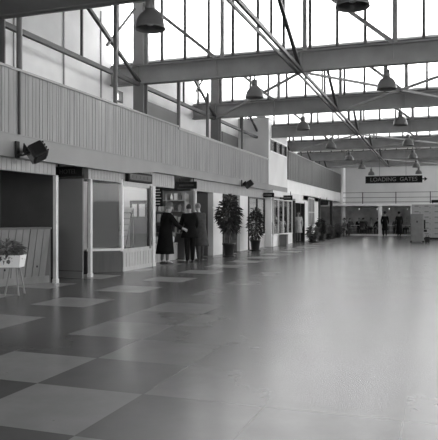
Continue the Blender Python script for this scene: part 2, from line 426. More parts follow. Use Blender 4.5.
# ---------------------------------------------------------------- shop fronts
WX = -7.3
struct(MB().box((XB - .15, YB, 0), (XB, YF, 2.6)), 'wall_shop_back', mid_m)
m_ = MB().box((WX - .15, YB, 2.2), (WX - .03, 10.85, 2.575)).box((WX - .15, 12.15, 2.2), (WX - .03, 17.0, 2.575)).box((WX - .15, 18.58, 2.2), (WX - .03, 27.4, 2.575))
struct(m_, 'wall_header', head_m)
m_ = MB(); y = 5.0
while y < 27.3:
    if not (10.8 < y < 12.1 or 16.85 < y < 18.6): m_.box((WX - .03, y, 2.2), (WX - .022, y + .13, 2.575))
    y += .14
struct(m_, 'trim_6', head_m)
def partition(y, xa, xb, m, z1=2.58, t=.06, name='partition'):
    return struct(MB().box((xa, y - t / 2, 0), (xb, y + t / 2, z1)), name, m)
partition(3.5, XB, -7.4, mid_m)
# kiosk counter at the far left
ang = math.atan2(1.03, .44)
kc = empty('kiosk_counter', 'boarded counter of knotty slanting planks in the dark kiosk opening', 'counter', (-7.53, 11.0, 0), ang)
m_ = MB().use(pine_m); n = 22; w_ = .155
for i in range(n):
    x1 = -i * w_ - .02; x0 = x1 - w_ + .014; sh = -.13
    z0, z1 = .14, 1.1
    t = .024 + R.uniform(-.004, .004)
    m_.prism([(x0 + sh, .0, z0), (x1 + sh, .0, z0), (x1, .0, z1), (x0, .0, z1)], (0, -t, 0))
m_.use(black_m)
for i in range(10):
    x = -.2 - R.random() * 2.6; z = .3 + R.random() * .7
    m_.prism([(x + .018 * math.cos(a * math.pi / 4), -.026, z + .024 * math.sin(a * math.pi / 4)) for a in range(8)], (0, -.006, 0))
m_.build('plank_front', pine_m, kc)
MB().box((-3.6, .0, .0), (.0, .1, 1.1)).build('carcass', woodd_m, kc)
MB().box((-3.6, -.035, .0), (-.05, .0, .14)).build('skirting', pine_m, kc)
MB().bevbox((-3.6, -.05, 1.1), (.0, .34, 1.14), .006).build('worktop', lino_m, kc)
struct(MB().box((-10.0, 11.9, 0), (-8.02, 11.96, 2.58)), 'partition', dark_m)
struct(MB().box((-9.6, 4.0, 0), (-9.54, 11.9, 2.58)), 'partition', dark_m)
struct(MB().box((-9.54, 10.3, 0), (-9.5, 11.9, 2.58)), 'partition', mid_m)

def post(y, label, x=WX, h=2.2, w=.085, m=post_m, d=.075):
    o = empty('shop_post', label, 'post', (x, y, 0))
    MB().bevbox((-d / 2, -w / 2, .0), (d / 2, w / 2, h), .006).build('shaft', m, o)
    MB().bevbox((-d / 2 - .01, -w / 2 - .01, 0), (d / 2 + .01, w / 2 + .01, .09), .004).build('base_block', m, o)
    return o
post(10.84, 'pale wooden post at the right end of the slanting plank counter')
post(12.18, 'pale wooden post beside the recessed plain grey panel')
post(15.47, 'pale post at the right corner of the splayed display window', w=.16)
post(18.62, 'pale narrow post right of the grey-coated man in the stall', w=.09)
post(21.42, 'dark thin post right behind the taller potted tree', m=tblack, w=.08, d=.08)
post(24.66, 'dark thin post behind the bushy potted conifer', m=tblack, w=.09, d=.08)
def gpanel(y, xa, xb, dado, label):
    o = empty('partition_panel', label, 'panel', ((xa + xb) / 2, y, 0)); hw = (xb - xa) / 2
    MB().box((-hw, -.02, 0), (hw, .02, 2.2)).build('sheet', panelgrey, o)
    MB().box((-hw, -.035, 0), (hw, -.02, dado)).build('skirting', panelgrey, o)
    MB().box((-hw, -.034, dado), (hw, -.02, dado + .025)).build('dado_rail', woodd_m, o)
gpanel(11.98, -8.01, -7.36, .14, 'plain dark grey panel between two pale posts under black sign')
gpanel(20.5, -8.5, -7.42, .46, 'dark grey panel with low dado behind the grey-coated man')
gpanel(23.5, -8.3, -7.42, .46, 'dark grey panel standing behind the taller potted tree')
struct(MB().box((WX - .2, 20.35, 0), (WX, 21.36, 2.2)), 'wall_pier', wall_m)
struct(MB().box((WX - .2, 23.5, 0), (WX, 24.6, 2.2)), 'wall_pier', wall_m)
pl = empty('notice_sign', 'small white notice strip fixed to the pale pier', 'notice', (WX + .01, 20.7, 1.68))
MB().box((-.01, -.45, -.03), (.012, .3, .03)).build('card', white_m, pl)

# splayed display window
dw = empty('display_window', 'splayed shop display window on a boarded base', 'display window', (WX, 14.6, 0))
def L(p): return (p[0] - WX, p[1] - 14.6, p[2])
A, B_, C_, D_ = (-7.95, 13.12), (-7.31, 13.72), (-7.31, 15.4), (-8.4, 15.4)
E_ = (-8.4, 13.12)
def poly(z): return [L((p[0], p[1], z)) for p in (A, B_, C_, D_, E_)]
MB().prism(poly(0), (0, 0, .52)).build('base', woodd_m, dw)
m_ = MB(); y = 13.74
m_.box(L((-7.31, 13.72, 0)), L((-7.285, 15.4, .1))); m_.box(L((-7.31, 13.72, .46)), L((-7.285, 15.4, .56)))
while y < 15.36: m_.box(L((-7.31, y, .1)), L((-7.293, min(y + .13, 15.4), .46))); y += .16
m_.build('front_boards', pale_board, dw)
m_ = MB()
m_.beam(L((A[0], A[1], .55)), L((B_[0], B_[1], .55)), .07, .06).build('side_sill', white_m, dw)
m_ = MB().beam(L((A[0], A[1], 2.24)), L((B_[0], B_[1], 2.24)), .08, .09); m_.build('side_head', white_m, dw)
MB().box(L((-7.34, 13.72, 2.12)), L((-7.28, 15.4, 2.24))).build('front_head', pale_board, dw)
MB().box(L((-7.34, 13.68, .5)), L((-7.29, 13.75, 2.2))).build('corner_stile', white_m, dw)
MB().box(L((-7.36, 15.2, .5)), L((-7.28, 15.3, 2.2))).build('jamb', tblack, dw)
MB().beam(L((A[0] + .05, A[1] + .05, .52)), L((A[0] + .05, A[1] + .05, 2.2)), .06).build('side_stile', tblack, dw)
MB().beam(L((A[0], A[1], .58)), L((B_[0] - .02, B_[1] - .02, .58)), .004, .004).build('side_bead', gold_m, dw)
d_ = Vector((B_[0] - A[0], B_[1] - A[1], 0)); 
MB().prism([L((A[0], A[1], .58)), L((B_[0], B_[1], .58)), L((B_[0], B_[1], 2.2)), L((A[0], A[1], 2.2))], (-.004, .004, 0)).build('side_glass', g_side, dw)
MB().box(L((-7.318, 13.75, .56)), L((-7.312, 15.2, 2.12))).build('front_glass', g_shop, dw)
MB().prism([L((D_[0], D_[1], .52)), L((D_[0] + 1.05, D_[1], .52)), L((D_[0] + 1.05, D_[1], 2.25)), L((D_[0], D_[1], 2.25))], (0, -.03, 0)).build('back_panel', wall_m, dw)
MB().box(L((-8.43, 13.12, .52)), L((-8.4, 15.4, 2.25))).build('rear_panel', pale_board, dw)
# pale display blind hung inside the splayed side
MB().prism([L((A[0] - .05, A[1] + .1, .6)), L((B_[0] - .12, B_[1] + .04, .6)), L((B_[0] - .12, B_[1] + .04, 2.18)), L((A[0] - .05, A[1] + .1, 2.18))], (-.01, .01, 0)).build('side_backing', mat('blind', .19, .6), dw)
db = empty('reflection_board', 'grey board with two white panes imitating a window reflection in the splayed window', 'board', (-7.64, 15.26, .521))  # board and panes stand in for a window mirrored in the shop glass
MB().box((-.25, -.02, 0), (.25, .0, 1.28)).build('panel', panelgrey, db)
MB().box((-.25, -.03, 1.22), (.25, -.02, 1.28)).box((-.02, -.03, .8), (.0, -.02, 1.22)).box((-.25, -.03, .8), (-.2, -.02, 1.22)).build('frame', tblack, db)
for x0_, x1_ in ((-.18, -.04), (.03, .2)): MB().box((x0_, -.026, .84), (x1_, -.02, 1.18)).build('reflected_pane', white_m, db)
# sloping rack of leaflets inside the window
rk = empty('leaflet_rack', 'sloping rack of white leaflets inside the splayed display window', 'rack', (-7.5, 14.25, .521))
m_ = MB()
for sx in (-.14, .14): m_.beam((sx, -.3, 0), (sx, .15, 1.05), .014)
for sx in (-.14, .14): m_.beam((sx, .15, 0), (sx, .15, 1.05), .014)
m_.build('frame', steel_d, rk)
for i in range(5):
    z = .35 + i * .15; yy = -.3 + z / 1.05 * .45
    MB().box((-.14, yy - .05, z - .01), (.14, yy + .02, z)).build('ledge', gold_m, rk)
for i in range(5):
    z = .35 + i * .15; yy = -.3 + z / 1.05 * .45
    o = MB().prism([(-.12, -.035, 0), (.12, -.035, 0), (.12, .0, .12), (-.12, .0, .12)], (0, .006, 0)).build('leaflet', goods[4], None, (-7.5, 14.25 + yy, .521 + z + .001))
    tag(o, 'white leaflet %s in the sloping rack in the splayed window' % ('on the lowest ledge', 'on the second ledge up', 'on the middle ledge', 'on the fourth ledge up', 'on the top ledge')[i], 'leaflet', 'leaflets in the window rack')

# strip lights added to brighten the dim shop and café interiors
def strip(x, y, z, ln, s, label, axis='y'):
    o = empty('added_strip_light', label, 'light', (x, y, z))
    MB().box((-.04, -ln / 2, -.03), (.04, ln / 2, .02)).build('fitting', white_m, o)
    MB().tube([(0, -ln / 2 + .03, -.05), (0, ln / 2 - .03, -.05)], .018, 8).build('tube', emis('added_strip_tube_%d' % int(s * 10), .9, s), o)
    MB().box((-.005, -.02, .02), (.005, .02, 2.58 - z)).box((-.03, -.05, 2.57 - z), (.03, .05, 2.58 - z)).build('hanger', white_m, o)
strip(-7.8, 14.6, 2.32, 1.2, 3, 'added slim strip light inside the top of the splayed display window')
strip(-8.3, 17.2, 2.4, 1.6, 3, "added slim strip light in the ceiling of the shoppers' stall")
strip(-7.5, 29.5, 2.4, 3.2, 3, 'added long strip light inside the glazed shop front')
for k_ in range(3): strip(-5.6 + k_ * 2.0, 53.0, 2.5, 5.0, 4, 'added long strip light on the ceiling of the far café, %s' % ('nearest the white column', 'middle one', 'nearest the lockers')[k_])
strip(-8.0, 26.0, 2.4, 1.8, 3, 'added slim strip light in the shop window behind the conifer')

# signs
def text_mesh(body, size, m, parent, loc, rot, ext=.004, name='lettering', sx=1):
    c = D.curves.new(name, 'FONT'); c.body = body; c.size = size; c.extrude = ext; c.align_x = 'CENTER'; c.align_y = 'CENTER'
    t = D.objects.new(name, c); COL.objects.link(t)
    bpy.context.view_layer.update()
    me = D.meshes.new_from_object(t.evaluated_get(bpy.context.evaluated_depsgraph_get()))
    D.objects.remove(t); me.materials.clear(); me.materials.append(m)
    o = D.objects.new(name, me); COL.objects.link(o); o.parent = parent; o.location = loc; o.rotation_euler = rot; o.scale = (sx, 1, 1)
    return o
def sign(x, y, z0, z1, w, label, body=None, lm=letter_g, rows=1, bars=True, ts=.6):
    h = z1 - z0
    o = empty('shop_sign', label, 'sign', (x, y, z0), 0, 'black name signs over the shops')
    MB().bevbox((-w / 2, -.03, 0), (w / 2, .03, h), .008).build('board', sign_m, o)
    MB().box((-w / 2, -.034, 0), (w / 2, -.028, .012)).box((-w / 2, -.034, h - .012), (w / 2, -.028, h)).build('edging', steel_d, o)
    if body: text_mesh(body, h * ts, lm, o, (0, -.034, h / 2), (math.pi / 2, 0, 0))
    elif bars:
        m_ = MB(); xx = -w * .36
        while xx < w * .36:
            q = R.uniform(.015, .03)
            m_.box((xx, -.036, h * .36), (xx + q, -.03, h * .64)); xx += q + .014
        m_.build('lettering', lm, o)
    for sx in (-w * .35, w * .35): MB().box((sx - .012, -.012, h), (sx + .012, .012, 2.58 - z0)).build('hanger', black_m, o)
    return o
sign(-7.55, 11.7, 2.22, 2.45, .72, 'black sign over the grey panel between two pale posts, nearest the camera', 'HOTEL', letter_d)
# flat sign on the display window
o = empty('shop_sign', 'dark sign fixed above the splayed display window', 'sign', (WX + .06, 14.56, 2.245), 0, 'black name signs over the shops')
MB().bevbox((-.1, -.68, 0), (.02, .68, .25), .006).build('board', sign_m, o)
MB().box((.018, -.62, .05), (.026, .62, .2)).build('face', mat('sign_face', .035, .4), o)
m_ = MB()
for k in range(5): m_.box((.025, -.5 + k * .22, .085), (.03, -.5 + k * .22 + R.uniform(.08, .13), .165))
m_.build('lettering', letter_d, o)
sign(-7.42, 18.2, 2.24, 2.47, .68, 'dark sign hanging above the three standing shoppers', None, letter_d)
sign(-7.15, 27.15, 2.24, 2.44, .64, 'black sign right of the floodlight by the potted plants', None, letter_g)
sign(-6.82, 29.5, 2.17, 2.4, .62, 'black sign over the glazed shop with small dark bin outside', None, letter_g)
sign(-6.68, 39.4, 2.11, 2.37, .58, 'farthest small dark sign over the planters by the white wall', None, letter_d)

# stall where the shoppers stand: back display of goods
struct(MB().box((-8.9, 18.7, 0), (-7.36, 18.78, 2.2)), 'partition', fascia_m)
sc = empty('stall_counter', 'low pale boarded counter behind the standing shoppers', 'counter', (-7.75, 17.2, 0))
m_ = MB().box((-.3, -1.5, 0), (-.02, .95, .5)); y = -1.5
while y < .9: m_.box((-.02, y, .02), (0, y + .13, .48)); y += .15
m_.build('front_boards', pale_board, sc)
MB().bevbox((-.6, -1.52, .5), (.04, .97, .54), .008).build('worktop', pale_board, sc)
dsf = empty('display_shelves', 'pale shelves of goods at the back of the shoppers\' stall', 'shelves', (-8.05, 18.45, .0))
m_ = MB()
for x in (-.75, -.15, .5): m_.box((x, -.15, .0), (x + .03, .2, 2.1))
m_.build('uprights', head_m, dsf)
SH = (.85, 1.2, 1.55, 1.9)
for z in SH: MB().box((-.75, -.2, z - .03), (.53, .2, z)).build('shelf', head_m, dsf)
def bottle_mesh(m, r=.04, h=.24):
    return MB().lathe([(r * .9, 0), (r, .01), (r, h * .55), (r * .35, h * .75), (r * .32, h * .97), (r * .4, h)], n=12)
cnt = 0
names = ('lowest', 'second', 'third', 'top')
for si, z in enumerate(SH):
    for k in range(9):
        x = -8.05 - .68 + k * .145
        if abs(k * .145 - .68 + .15 + .0) < .06: continue
        g = R.choice(goods); h = R.uniform(.14, .28); yy = 18.45 - .1 + R.uniform(-.03, .03)
        if R.random() < .55:
            o = bottle_mesh(g, R.uniform(.035, .05), h).build('bottle', g, None, (x, yy, z + .001)); c = 'bottle'
        else:
            o = MB().bevbox((-.05, -.05, 0), (.05, .05, h * .9), .006).build('carton', g, None, (x, yy, z + .001)); c = 'carton'
        tag(o, '%s on the %s of the goods shelves behind the shoppers' % (c, names[si] + ' shelf'), c, '%s goods on the %s shelf behind the shoppers' % (c, names[si]))
for k, (yy, v, h) in enumerate(((-1.2, 4, .3), (-.75, 1, .5), (-.3, 3, .25), (.2, 2, .55), (.45, 4, .35), (.65, 3, .6), (.86, 4, .3))):
    o = empty('gift_jar', '', 'jar', (-7.9, 17.2 + yy, .541), 0, 'jars on the low pale counter')
    o['label'] = '%s lidded jar on low pale counter behind shoppers, %s' % (('tall' if h > .4 else 'short'), ('nearest its left end', 'second from its left end', 'third along', 'in the middle', 'fifth along', 'second from its right end', 'at its right end')[k])
    MB().lathe([(.07, 0), (.1, .03), (.11, h * .5), (.07, h * .85), (.07, h * .9)], n=14).build('jar_body', goods[v], o)
    MB().lathe([(.08, h * .9), (.08, h * .95), (.02, h), (.0, h)], n=14).build('lid', goods[1], o)
pb = empty('price_board', 'black price board with rows of white lettering hung in the stall', 'price board', (-7.54, 16.3, 1.66))
MB().box((-.15, -.012, 0), (.15, .012, .54)).build('board', black_m, pb)
m_ = MB()
for i in range(6): m_.box((-.12, -.016, .05 + i * .083), (-.12 + R.uniform(.18, .24), -.011, .078 + i * .083))
m_.build('lettering', goods[4], pb)

# shop window behind the conifer and glazed front further on
def shopwin(label, ya, yb, x, z0, z1, base_m, frame_m, mull=0, inner=wall_m, depth=.9):
    o = empty('shop_window', label, 'shop window', (x, ya, 0)); w = yb - ya
    MB().box((-.12, 0, 0), (0, w, z0)).build('base', base_m, o)
    MB().box((-.06, 0, z0), (.015, w, z0 + .05)).build('sill', white_m, o)
    MB().box((-.06, 0, z1 - .06), (.01, w, z1)).build('head', frame_m, o)
    for yy in [0] + [w * (i + 1) / (mull + 1) for i in range(mull)] + [w - .06]:
        MB().box((-.06, yy, z0 + .05), (.01, yy + .06, z1 - .06)).build('stile', frame_m, o)
    MB().box((-.03, .06, z0 + .05), (-.025, w - .06, z1 - .06)).build('glass', g_shop, o)
    MB().box((-depth, 0, 0), (-depth + .03, w, z1)).build('back_panel', inner, o)
    return o
shopwin('pale shop window with white base behind the bushy conifer', 24.75, 27.3, -7.3, .55, 2.2, pale_board, tblack, 1, wall_m)
struct(MB().box((-8.6, 27.3, 0), (-7.0, 27.4, 2.57)), 'partition', wall_m)
struct(MB().box((-8.6, 27.4, 2.3), (-6.95, 39.0, 2.57)), 'wall_header_far', wall_m)
shopwin('glazed shop front with white base right of the small bin', 27.5, 31.5, -6.95, .5, 2.2, white_m, post_m, 3, wall_m)
m_ = 0
for k in range(16):
    g = goods[(4, 2, 0, 3, 4, 1)[k % 6]]; h = R.uniform(.25, .7); y = 27.8 + k * .23; z = .551
    o = empty('window_parcel', '', 'parcel', (-7.25 - .18 * (k % 2), y, .0), 0, 'goods in the glazed shop front')
    o['label'] = 'goods standing in the glazed shop front above the white base'
    MB().bevbox((-.09, -.09, .551), (.09, .09, .551 + h), .02).build('box', g, o)
    MB().lathe([(.05, .551 + h), (.09, .6 + h), (.03, .72 + h), (.0, .74 + h)], n=10).build('ornament', goods[(k * 2 + 1) % 5], o)
MBp = MB().box((-7.9, 27.5, .0), (-7.1, 31.5, .55)); struct(MBp, 'window_ledge_slab', white_m)
bn = empty('waste_bin', 'small dark square bin in front of the glazed shop front', 'bin', (-6.72, 28.6, 0))
MB().prism([(-.16, -.16, 0), (.16, -.16, 0), (.16, .16, 0), (-.16, .16, 0)], (0, 0, .5)).build('body', upper_d, bn)
MB().bevbox((-.18, -.18, .5), (.18, .18, .53), .01).build('rim', black_m, bn)
# doorway of the far shop
dd = empty('shop_entrance_frame', 'dark framed shop doorway at the end of the glazed front', 'doorway', (-6.95, 31.6, 0))
dd['kind'] = 'thing'
MB().box((-.1, 0, 0), (.1, .16, 2.2)).build('jamb', tblack, dd)
MB().box((-.1, 2.5, 0), (.1, 2.65, 2.2)).build('jamb', tblack, dd)
MB().box((-.1, .16, 2.1), (.1, 2.5, 2.3)).build('head', wall_m, dd)
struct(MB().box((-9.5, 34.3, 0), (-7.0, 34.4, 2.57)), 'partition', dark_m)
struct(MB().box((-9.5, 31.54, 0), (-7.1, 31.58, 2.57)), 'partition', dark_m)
gl = empty('hanging_globe_lamp', 'small bright globe lamp inside the dark framed doorway', 'lamp', (-7.4, 33.8, 2.02))
MB().lathe([(.0, 0), (.06, .02), (.09, .09), (.06, .16), (.02, .18)], n=14).build('globe', lit_m, gl)
MB().tube([(0, 0, .17), (0, 0, .53)], .01, 6).build('stem', black_m, gl)
struct(MB().box((-7.1, 34.28, 0), (-6.95, 39.0, 2.57)), 'wall_far_left', white_m)
w = struct(MB().box((-6.96, 35.6, .8), (-6.92, 35.7, 2.5)).box((-6.96, 37.5, .8), (-6.92, 37.6, 2.5)).box((-6.96, 35.7, .8), (-6.92, 37.5, .9)).box((-6.96, 35.7, 2.4), (-6.92, 37.5, 2.5)), 'window_%d' % wn, post_m); wn += 1
m_ = MB()
for k in range(3): m_.box((-6.955, 36.1 + k * .45, .9), (-6.925, 36.16 + k * .45, 2.4))
m_.box((-6.955, 35.7, 1.6), (-6.925, 37.5, 1.66)); m_.build('glazing_bars', post_m, w)
MB().box((-6.95, 35.7, .9), (-6.94, 37.5, 2.4)).build('window_pane', panelgrey, w)
for y, lab in ((39.2, 'dark slender post under the farthest small dark sign'), (44.2, 'dark slender post nearest the white column in the far corner')):
    o = empty('shop_post', lab, 'post', (-6.95, y, 0)); MB().bevbox((-.09, -.12, 0), (.09, .12, 2.5), .01).build('shaft', tblack, o)
    MB().bevbox((-.12, -.15, 0), (.12, .15, .1), .01).build('base_block', tblack, o)
struct(MB().box((-9.8, 39.0, 0), (-9.7, YE, 2.57)), 'partition', panelgrey)

# ---------------------------------------------------------------- far end
struct(MB().box((XL, YE, 2.3), (XR, YE + .15, ZT + .1)), 'wall_far', wall_m)
struct(MB().box((XL, 45.3, 2.14), (XR, YE, 2.3)), 'gallery_slab', white_m)
struct(MB().box((XB, YF, 0), (XR, YF + .15, 2.6)), 'wall_cafe', mat('cafe_wall', .42, .7, .3, .5, 1.2))
struct(MB().box((XB, YE + .15, 2.6), (XR, YF, 2.7)), 'ceiling_cafe', mid_m)
rl = empty('gallery_railing', 'thin railing along the gallery over the far opening', 'railing', (0, 45.45, 2.3))
for i, z in enumerate((.1, .42, .78)): MB().box((-6.3, -.015, z), (5, .015, z + .035)).build('rail', pipe_m, rl)
for k in range(5): MB().box((-4.93 + (k - 0) * 2.3, -.03, 0), (-4.87 + (k - 0) * 2.3, .03, .83)).build('baluster_post', steel_d, rl)
o = empty('white_column', 'tall white column in the far left corner of the hall', 'column', (-6.5, 47.0 - .0, 0))
MB().lathe([(.17, 0), (.17, .0), (.165, ZB)], n=20).build('shaft', white_m, o); MB().lathe([(.22, 0), (.22, .1), (.18, .12)], n=20).build('base_ring', white_m, o)
o = empty('white_post', 'short white post in the middle of the far opening', 'post', (-3.68, 45.42, 0))
MB().bevbox((-.12, -.1, 0), (.12, .1, 2.14), .02).build('shaft', white_m, o); MB().bevbox((-.15, -.13, 0), (.15, .13, .12), .02).build('base_block', white_m, o)
struct(MB().box((-1.5, 45.4, 0), (XR, 45.55, 2.14)), 'wall_far_right', wall_m)
# low threshold kerb of the cafe
struct(MB().box((-6.3, 46.0, 0), (-1.5, 46.12, .1)), 'trim_7', white_m)
# hanging LOADING GATES sign with an arrow
lg = empty('loading_gates_sign', 'long black hanging sign reading LOADING GATES with an arrow', 'sign', (-2.45, 40.3, 3.47))
MB().bevbox((-1.72, -.04, 0), (1.72, .04, .47), .01).build('board', sign_m, lg)
MB().box((-1.7, -.045, .0), (1.7, -.04, .02)).box((-1.7, -.045, .45), (1.7, -.04, .47)).build('edging', gold_m, lg)
text_mesh('LOADING  GATES', .35, letter_g, lg, (0, -.046, .235), (math.pi / 2, 0, 0), .003, sx=1.02)
m_ = MB(); m_.prism([(1.72, -.03, .2), (1.84, -.03, .2), (1.84, -.03, .1), (2.02, -.03, .235), (1.84, -.03, .37), (1.84, -.03, .27), (1.72, -.03, .27)], (0, .06, 0)); m_.build('arrow', sign_m, lg)
for x in (-.85, .75): MB().tube([(x, 0, .47), (x, 0, ZT - 3.47)], .012, 6).build('hanging_wire', pipe_m, lg)
# luggage lockers
lk = empty('luggage_lockers', 'bank of pale luggage lockers with small labelled doors', 'lockers', (-1.35, 39.8, 0))
NL = 8
MB().box((0, .01, .1), (NL * .58, .55, 2.12)).build('carcass', lock_m, lk)
MB().box((-.0, .03, 0), (NL * .58, .5, .1)).build('plinth', black_m, lk)
MB().box((-.03, -.02, 2.12), (NL * .58 + .02, .57, 2.17)).build('top', white_m, lk)
MB().box((-.06, -.03, .1), (0, .57, 2.12)).build('end_panel', white_m, lk)
bd = MB().bevbox((.02, -.018, .015), (.56, .01, .325), .006)
proto = bd.build('locker_door', lock_m, lk, (0, 0, .1))
MB().box((.17, -.022, .2), (.41, -.017, .27)).build('label_plate', panelgrey, proto)
MB().box((.48, -.03, .12), (.5, -.017, .2)).build('handle', black_m, proto)
for r_ in range(6):
    for c_ in range(NL):
        if r_ or c_: dup(proto, None, (c_ * .58, 0, .1 + r_ * .335), None, lk)
ls = empty('locker_sign', 'small black sign standing on top of the lockers', 'sign', (.1, 39.9, 2.17))
MB().box((-.3, -.02, .05), (.6, .02, .22)).build('board', sign_m, ls); [MB().box((sx, -.04, 0), (sx + .05, .04, .06)).build('foot', black_m, ls) for sx in (-.25, .5)]
vm = empty('machine_cabinet', 'grey upright machine cabinet standing before the lockers', 'cabinet', (-.9, 35.0, 0))
MB().bevbox((-.34, -.25, .08), (.34, .25, 1.52), .015).build('body', vend_m, vm)
for sx in (-.31, .31): MB().box((sx - .05, -.26, 0), (sx + .05, .26, .08)).build('foot', black_m, vm)
MB().bevbox((-.28, -.265, .2), (.28, -.248, 1.4), .006).build('front_door', vend_m, vm)
MB().box((-.03, -.272, 1.05), (.03, -.26, 1.15)).build('coin_slot', black_m, vm)
MB().bevbox((.34, -.2, .55), (.5, .1, .68), .015).build('side_tray', black_m, vm)
MB().box((.34, -.1, .7), (.42, .08, 1.2)).build('side_box', black_m, vm)
ms = empty('luggage_bag', 'small dark bag on the floor beside the grey machine cabinet', 'bag', (-.38, 35.0, 0))
MB().bevbox((-.13, -.1, 0), (.13, .12, .3), .04).build('body', black_m, ms)
MB().tube([(-.07, 0, .28), (-.05, 0, .38), (.05, 0, .38), (.07, 0, .28)], .012, 6).build('handle', black_m, ms)

# ---------------------------------------------------------------- pendant lamps
def make_lamp():
    o = empty('pendant_lamp', '', 'lamp', (0, 0, 0), 0, 'dome pendant lamps under the roof beams')
    MB().tube([(0, 0, .13), (0, 0, -.12)], .02, 8).build('stem', steel_d, o)
    MB().lathe([(.05, -.1), (.075, -.12), (.08, -.26), (.06, -.28)], n=16).build('cap', lampg, o)
    pr = [(.06, -.26), (.1, -.3), (.17, -.36), (.215, -.44), (.235, -.55), (.245, -.58)]
    MB().lathe(pr + [(.235, -.58), (.22, -.53), (.2, -.44), (.155, -.38), (.08, -.32)], n=24, capb=False, capt=False).build('shade', lampg, o)
    MB().lathe([(.03, -.33), (.05, -.38), (.07, -.45), (.05, -.51), (.0, -.53)], n=14).build('bulb', lampin, o)
    return o
lp = make_lamp(); used = False
ordn = ('nearest', 'second', 'third', 'fourth', 'fifth', 'sixth', 'seventh')
for row, x in (('left', -4.42), ('right', -1.1)):
    for k, y in enumerate(BEAMS):
        xx, zz = x, ZB
        if k == 0: y = 8.9; zz = ZB - .12; xx = -4.25 if row == 'left' else -1.1
        lab = '%s dome lamp %s the %s row under the roof beams' % (ordn[k], 'of', row if row == 'left' else 'right')
        if not used: o = lp; used = True; o['label'] = lab; o.location = (xx, y, zz)
        else: o = dup(lp, lab, (xx, y, zz))

# floodlights on the fascia
def flood(y, label, z=2.72):
    o = empty('spotlight', label, 'floodlight', (FX, y, z))
    MB().bevbox((0, -.05, -.14), (.04, .05, .16), .008).build('wall_plate', black_m, o)
    MB().tube([(.03, 0, -.08), (.14, 0, -.1), (.2, .08, -.04)], .022, 8).build('arm', black_m, o)
    b = MB().bevbox((-.17, -.13, -.14), (.17, .14, .14), .03).build('housing', black_m, o, (.3, .2, -.03), (math.radians(30), math.radians(-18), math.radians(-50)))
    MB().box((-.15, -.15, -.12), (.15, -.13, .12)).build('lens', mat('lens', .05, .1, .6), b)
    m_ = MB()
    for i in range(4): m_.box((-.15, .14, -.1 + i * .06), (.15, .17, -.08 + i * .06))
    m_.build('fins', black_m, b)
    MB().beam((-.18, -.16, .15), (.18, -.16, .15), .01, .1).build('visor', black_m, b)
    return o
flood(9.385, 'black floodlight on the fascia above the dark kiosk', 2.56)
flood(23.2, 'black floodlight on the fascia above the potted plants', 2.66).scale = (.85, .85, .85)

# ---------------------------------------------------------------- plants
def leaf_cloud(mb, c, rad, n, size, shape='ball', droop=.3, rnd=R):
    for i in range(n):
        while True:
            p = Vector((rnd.uniform(-1, 1), rnd.uniform(-1, 1), rnd.uniform(-1, 1)))
            if p.length <= 1 and (p.length > .35 or rnd.random() < .4): break
        if shape == 'cone':
            t = (p.z + 1) / 2; w = 1.1 * (1 - t) ** .7 + .06; w *= .8 + .25 * math.sin(t * 22); p.x *= w; p.y *= w
        pos = Vector((c[0] + p.x * rad[0], c[1] + p.y * rad[1], c[2] + p.z * rad[2]))
        d = Vector((p.x, p.y, p.z * .6 + .15 - rnd.random() * droop)).normalized() + Vector((rnd.uniform(-.5, .5), rnd.uniform(-.5, .5), rnd.uniform(-.5, .3)))
        d.normalize(); s = d.cross(Vector((rnd.uniform(-1, 1), rnd.uniform(-1, 1), 1))).normalized(); nn = s.cross(d)
        l = size * rnd.uniform(.7, 1.3); w = l * .16
        mb.add([pos, pos + d * l * .45 + s * w + nn * w * .3, pos + d * l - Vector((0, 0, l * .25)), pos + d * l * .45 - s * w + nn * w * .3], [(0, 1, 2, 3)])
def pot(o, r0, r1, h):
    MB().lathe([(r0, 0), (r1, h * .86), (r1 * 1.08, h * .86), (r1 * 1.08, h), (r1 * .92, h), (r1 * .9, h * .9)], n=20, capt=False).build('pot', pot_m, o)
    MB().lathe([(r1 * .9, h * .88), (r1 * .5, h * .93), (0, h * .94)], n=16, capb=False, capt=False).build('soil', soil_m, o)
    MB().lathe([(r0 * 1.5, 0), (r0 * 1.6, .03), (r0 * 1.3, .035)], n=18).build('saucer', black_m, o)
t = empty('potted_tree', 'tall potted tree with bushy dark crown on a bare stem', 'plant', (-6.68, 20.2, 0))
pot(t, .14, .21, .46)
MB().tube([(0, 0, .42), (.02, 0, .8), (-.02, .02, 1.2), (0, 0, 1.8)], [.03, .026, .02, .01], 8).tube([(-.01, .01, 1.0), (.2, .1, 1.45)], [.015, .006], 6).tube([(-.01, .01, .95), (-.22, -.1, 1.4)], [.015, .006], 6).build('stem', bark_m, t)
m_ = MB(); leaf_cloud(m_, (0, 0, 1.42), (.36, .36, .46), 430, .2); leaf_cloud(m_, (.05, 0, 1.8), (.18, .18, .32), 110, .2); leaf_cloud(m_, (.06, 0, 1.02), (.32, .3, .22), 110, .18)
m_.build('crown', leaf_m, t)
t = empty('potted_conifer', 'bushy dark potted conifer right of the taller tree', 'plant', (-6.8, 23.95, 0))
pot(t, .15, .2, .44)
MB().tube([(0, 0, .4), (0, 0, 1.5)], [.03, .008], 8).build('stem', bark_m, t)
m_ = MB(); leaf_cloud(m_, (0, 0, 1.02), (.27, .27, .6), 560, .15, 'ball', .1); leaf_cloud(m_, (.02, 0, 1.5), (.18, .18, .22), 120, .15)
m_.build('crown', leaf_m, t)
